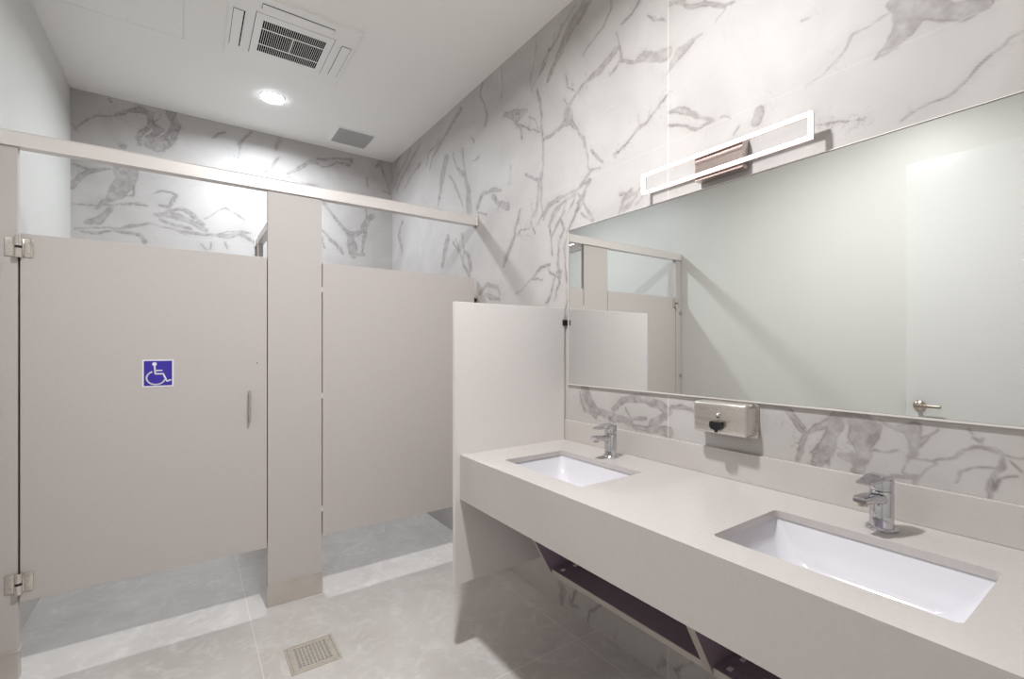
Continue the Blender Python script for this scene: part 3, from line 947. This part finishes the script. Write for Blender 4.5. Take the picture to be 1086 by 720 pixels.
# ---------------------------------------------------------------- mirror
MX = 1.5595
t = thing('wall_mirror', 'large frameless wall mirror above the vanity with thin steel edge', 'mirror', (1.557, 0.9, 1.138))
my0, my1, mz0, mz1 = 0.055, 1.747, 1.140, 1.904
bm = bmesh.new(); box(bm, MX, XR - 0.0004, my0 + .002, my1 - .002, mz0 + .002, mz1 - .002)
obj('glass', bm, M_mirror, t)
bm = bmesh.new()
for a in ((my0, my1, mz0 - .004, mz0 + .0015), (my0, my1, mz1 - .0012, mz1 + .0012), (my0 - .001, my0 + .003, mz0, mz1), (my1 - .0025, my1 + .001, mz0, mz1)):
    box(bm, MX - 0.004, XR - 0.0005, *a)
obj('edge_trim', bm, M_alu, t)

# ---------------------------------------------------------------- vanity light bar
t = thing('vanity_light', 'glowing rectangular light bar on the marble above the mirror', 'lamp', (1.54, 0.93, 1.92))
ly0, ly1, lz0, lz1, lx0, lx1, w = 0.619, 1.243, 1.937, 2.018, 1.501, 1.512, 0.0105
bm = bmesh.new()
box(bm, lx0, lx1, ly0, ly1, lz0, lz0 + w, 0.003)
box(bm, lx0, lx1, ly0, ly1, lz1 - w, lz1, 0.003)
box(bm, lx0, lx1, ly0, ly0 + w, lz0 + w - .002, lz1 - w + .002)
box(bm, lx0, lx1, ly1 - w, ly1, lz0 + w - .002, lz1 - w + .002)
e_ = obj('light_tube', bm, M_vanity, t)
e_['label'] = 'glowing white rectangular tube'
bm = bmesh.new()
g = 0.001
for a in ((ly0 - g, ly1 + g, lz0 - g, lz0 + w + g), (ly0 - g, ly1 + g, lz1 - w - g, lz1 + g), (ly0 - g, ly0 + w + g, lz0 + w, lz1 - w), (ly1 - w - g, ly1 + g, lz0 + w, lz1 - w)):
    box(bm, lx1, lx1 + 0.006, *a)
obj('back_channel', bm, M_canopy, t)
bm = bmesh.new()
box(bm, 1.524, XR - 0.0005, 0.838, 1.018, 1.926, 2.029, 0.002)
c_ = obj('canopy', bm, M_canopy, t)
for yy in (0.87, 0.985):
    bm = bmesh.new(); box(bm, lx1 + 0.006, 1.525, yy - .005, yy + .005, lz0 + .003, lz0 + .011)
    obj('bracket_arm', bm, M_canopy, t)

# ---------------------------------------------------------------- soap dispenser
t = thing('soap_dispenser', 'brushed steel soap dispenser with black push valve on the marble under the mirror', 'soap dispenser', (1.53, 0.907, 1.02))
bm = bmesh.new()
prism(bm, rrect(0.803, 1.011, 1.017, 1.1335, 0.010, 5), 'x', XR - 0.005, XR - 0.0003)
obj('back_plate', bm, M_steel, t)
bm = bmesh.new()
box(bm, 1.494, XR - 0.004, 0.810, 1.004, 1.0235, 1.132, 0.011, 5, keep=lambda a, b: not (a.x > 1.54 and b.x > 1.54))
obj('housing', bm, M_steel, t, True)
for z in (1.027, 1.124):
    bm = bmesh.new(); lathe(bm, [(0, 0.003), (0.0022, 0.0025), (0.003, 0), (0, 0)], (XR - 0.005, 0.8065, z), (-1, 0, 0), 12)
    obj('rivet', bm, M_chrome, t, True)
bm = bmesh.new()
lathe(bm, [(0, 0.009), (0.004, 0.009), (0.0075, 0.006), (0.009, 0), (0, 0)], (1.494, 0.908, 1.088), (-1, 0, 0), 24)
obj('lock', bm, M_chrome, t, True)
bm = bmesh.new()
prism(bm, [(0.889, 1.068), (0.886, 1.055), (0.891, 1.044), (0.904, 1.040), (0.912, 1.040), (0.925, 1.044), (0.930, 1.055), (0.927, 1.068)], 'x', 1.474, 1.495)
cyl(bm, (1.482, 0.908, 1.032), (1.482, 0.908, 1.042), 0.005, 0.008, 14)
v_ = obj('push_valve', bm, M_black, t)
v_['label'] = 'black push valve and nozzle'

# ---------------------------------------------------------------- ceiling fittings
def downlight(x, y, m, lamp, label):
    t = thing('ceiling_downlight', label, 'lamp', (x, y, ZC - 0.008), 'round ceiling downlights')
    ld = bpy.data.lights.new('downlight_beam', 'AREA')
    ld.shape = 'DISK'
    ld.size = LAMP_R * 2
    ld.spread = math.radians(LAMP_SPREAD)
    ld.color = lamp[0]
    ld.energy = lamp[1]
    lo = bpy.data.objects.new('downlight_beam', ld)
    COL.objects.link(lo)
    lo.parent = t
    lo.location = (0, 0, -0.006)
    bm = bmesh.new()
    lathe(bm, [(LAMP_R, -0.001), (LAMP_R + .002, -0.003), (LAMP_R + .008, -0.003), (LAMP_R + .010, 0), (LAMP_R, 0), (LAMP_R, -0.001)], (x, y, ZC), seg=48)
    obj('trim_ring', bm, M_white, t, True)
    bm = bmesh.new(); lathe(bm, [(0, 0), (LAMP_R, 0), (LAMP_R, -0.008), (LAMP_R - .006, -0.011), (0, -0.012)], (x, y, ZC), seg=48)
    e = obj('lens', bm, m, t)
    e['label'] = 'glowing round lens'


downlight(0.48, 3.577, M_stall_lamp, STALL_LAMP, 'round white downlight glowing in the ceiling over the stalls')
downlight(0.52, 1.12, M_room_lamp, ROOM_LAMP, 'round white downlight in the ceiling over the vanity aisle')

# air conditioning cassette
t = thing('ceiling_air_conditioner', 'square white cassette air conditioner with dark slatted grille in the ceiling', 'air conditioner', (0.478, 2.862, ZC - 0.02))
ax, ay, ah = 0.478, 2.858, 0.311
bm = bmesh.new(); box(bm, ax - ah, ax + ah, ay - ah, ay + ah, ZC - 0.018, ZC, 0.006, 3, keep=lambda a, b: a.z < ZC - 0.01 and b.z < ZC - 0.01)
obj('face_plate', bm, M_white, t)
gx0, gx1, gy0, gy1, gz = 0.323, 0.636, 2.722, 3.018, ZC - 0.0214
bm = bmesh.new()
for a in ((0.288, gx0, 2.672, 3.056), (gx1, 0.670, 2.672, 3.056), (gx0, gx1, 2.672, gy0), (gx0, gx1, gy1, 3.056)):
    box(bm, a[0], a[1], a[2], a[3], gz, ZC - 0.0195)
gf = obj('intake_frame', bm, M_white, t)
bm = bmesh.new()
box(bm, gx0, gx1, gy0, gy1, ZC - 0.0205, ZC - 0.0185)
for a in ((0.286, 0.2875, 2.670, 3.058), (0.6705, 0.672, 2.670, 3.058)):
    box(bm, *a, ZC - 0.0205, ZC - 0.0175)
g_ = obj('grille_backing', bm, M_recess_shade, t)  # shallow black plate, colour stands in for deep shade behind the slats
bm = bmesh.new()
ns = 32
for k in range(ns + 1):
    x = gx0 + (gx1 - gx0) * k / ns
    box(bm, x - 0.0010, x + 0.0010, gy0, gy1, gz + 0.0003, ZC - 0.0203)
for y in (2.796, 2.946):
    box(bm, gx0, gx1, y - 0.004, y + 0.004, gz, ZC - 0.020)
box(bm, (gx0 + gx1) / 2 - 0.003, (gx0 + gx1) / 2 + 0.003, 2.80, 2.946, gz, ZC - 0.020)
obj('intake_grille', bm, M_white, gf)
for x0, x1, y0, y1 in ((0.188, 0.240, 2.705, 3.035), (0.715, 0.767, 2.705, 3.035), (0.305, 0.650, 2.590, 2.636)):
    bm = bmesh.new(); box(bm, x0, x1, y0, y1, ZC - 0.0195, ZC - 0.0175)
    s_ = obj('slot_shade_plate', bm, M_recess_shade, t)  # thin black plate paints the shade of the gap round the vane
    bm = bmesh.new()
    if y1 - y0 > x1 - x0:
        box(bm, x0 + .0015, x1 - (.006 if x0 < .4 else .0025), y0 + .0015, y1 - .0015, ZC - 0.023, ZC - 0.019, 0.001)
    else:
        box(bm, x0 + .0015, x1 - .0015, y0 + .003, y1 - .0025, ZC - 0.023, ZC - 0.019, 0.001)
    obj('air_vane', bm, M_white, s_)

# exhaust vent
t = thing('exhaust_vent', 'small square grey mesh vent in the ceiling near the back corner', 'vent', (1.108, 3.88, ZC - 0.01))
vx0, vx1, vy0, vy1 = 0.970, 1.246, 3.742, 4.022
bm = bmesh.new(); box(bm, vx0, vx1, vy0, vy1, ZC - 0.004, ZC)
obj('backing', bm, M_vback, t)
bm = bmesh.new()
for k in range(31):
    x = vx0 + (vx1 - vx0) * k / 30
    box(bm, x - .0026, x + .0026, vy0, vy1, ZC - 0.008, ZC - 0.004)
    y = vy0 + (vy1 - vy0) * k / 30
    box(bm, vx0, vx1, y - .0026, y + .0026, ZC - 0.008, ZC - 0.004)
obj('mesh_grille', bm, M_vent, t)
bm = bmesh.new()
for a in ((vx0 - .006, vx0, vy0 - .006, vy1 + .006), (vx1, vx1 + .006, vy0 - .006, vy1 + .006), (vx0, vx1, vy0 - .006, vy0), (vx0, vx1, vy1, vy1 + .006)):
    box(bm, *a, ZC - 0.010, ZC)
obj('frame', bm, M_white, t)

# ceiling access panel
t = thing('ceiling_access_panel', 'flush white access panel in the ceiling near the left wall', 'access panel', (-0.31, 2.87, ZC - 0.004))
bm = bmesh.new()
for a in ((-0.612, -0.602, 2.57, 3.178), (-0.018, -0.008, 2.57, 3.178), (-0.602, -0.018, 2.57, 2.58), (-0.602, -0.018, 3.168, 3.178)):
    box(bm, *a, ZC - 0.004, ZC, 0.0008)
obj('frame', bm, M_white, t)
bm = bmesh.new(); box(bm, -0.600, -0.020, 2.582, 3.166, ZC - 0.0035, ZC)
p_ = obj('hatch', bm, M_ceil, t)
for x, y in ((-0.04, 3.09), (-0.26, 3.14)):
    bm = bmesh.new(); cyl(bm, (x, y, ZC - 0.005), (x, y, ZC - 0.003), 0.004, seg=12)
    obj('screw', bm, M_vent, p_)

# ---------------------------------------------------------------- floor drain
t = thing('floor_drain', 'square perforated metal drain set in the floor tile before the wide pilaster', 'floor drain', (0.442, 2.138, 0))
dx0, dx1, dy0, dy1 = 0.343, 0.541, 2.040, 2.240
bm = bmesh.new()
for a in ((dx0, dx0 + .010, dy0, dy1), (dx1 - .010, dx1, dy0, dy1), (dx0 + .01, dx1 - .01, dy0, dy0 + .010), (dx0 + .01, dx1 - .01, dy1 - .010, dy1)):
    box(bm, *a, 0, 0.004, 0.0008)
fr = obj('frame', bm, M_drain, t)
bm = bmesh.new(); box(bm, dx0 + .010, dx1 - .010, dy0 + .010, dy1 - .010, 0, 0.0012)
obj('drain_sump', bm, M_vback, t)
bm = bmesh.new()
n = 9
a0, a1, b0, b1 = dx0 + .0115, dx1 - .0115, dy0 + .0115, dy1 - .0115
for x0, x1, y0, y1 in ((a0, a0 + .022, b0, b1), (a1 - .022, a1, b0, b1), (a0 + .022, a1 - .022, b0, b0 + .018), (a0 + .022, a1 - .022, b1 - .018, b1)):
    box(bm, x0, x1, y0, y1, 0.0012, 0.0035)
for k in range(1, n):
    x = a0 + .022 + (a1 - a0 - .044) * k / n
    box(bm, x - .0030, x + .0030, b0 + .018, b1 - .018, 0.0012, 0.0034)
for k in range(1, n + 1):
    y = b0 + .018 + (b1 - b0 - .036) * k / (n + 1)
    box(bm, a0 + .022, a1 - .022, y - .0026, y + .0026, 0.0012, 0.0035)
obj('grate', bm, M_drain, t)
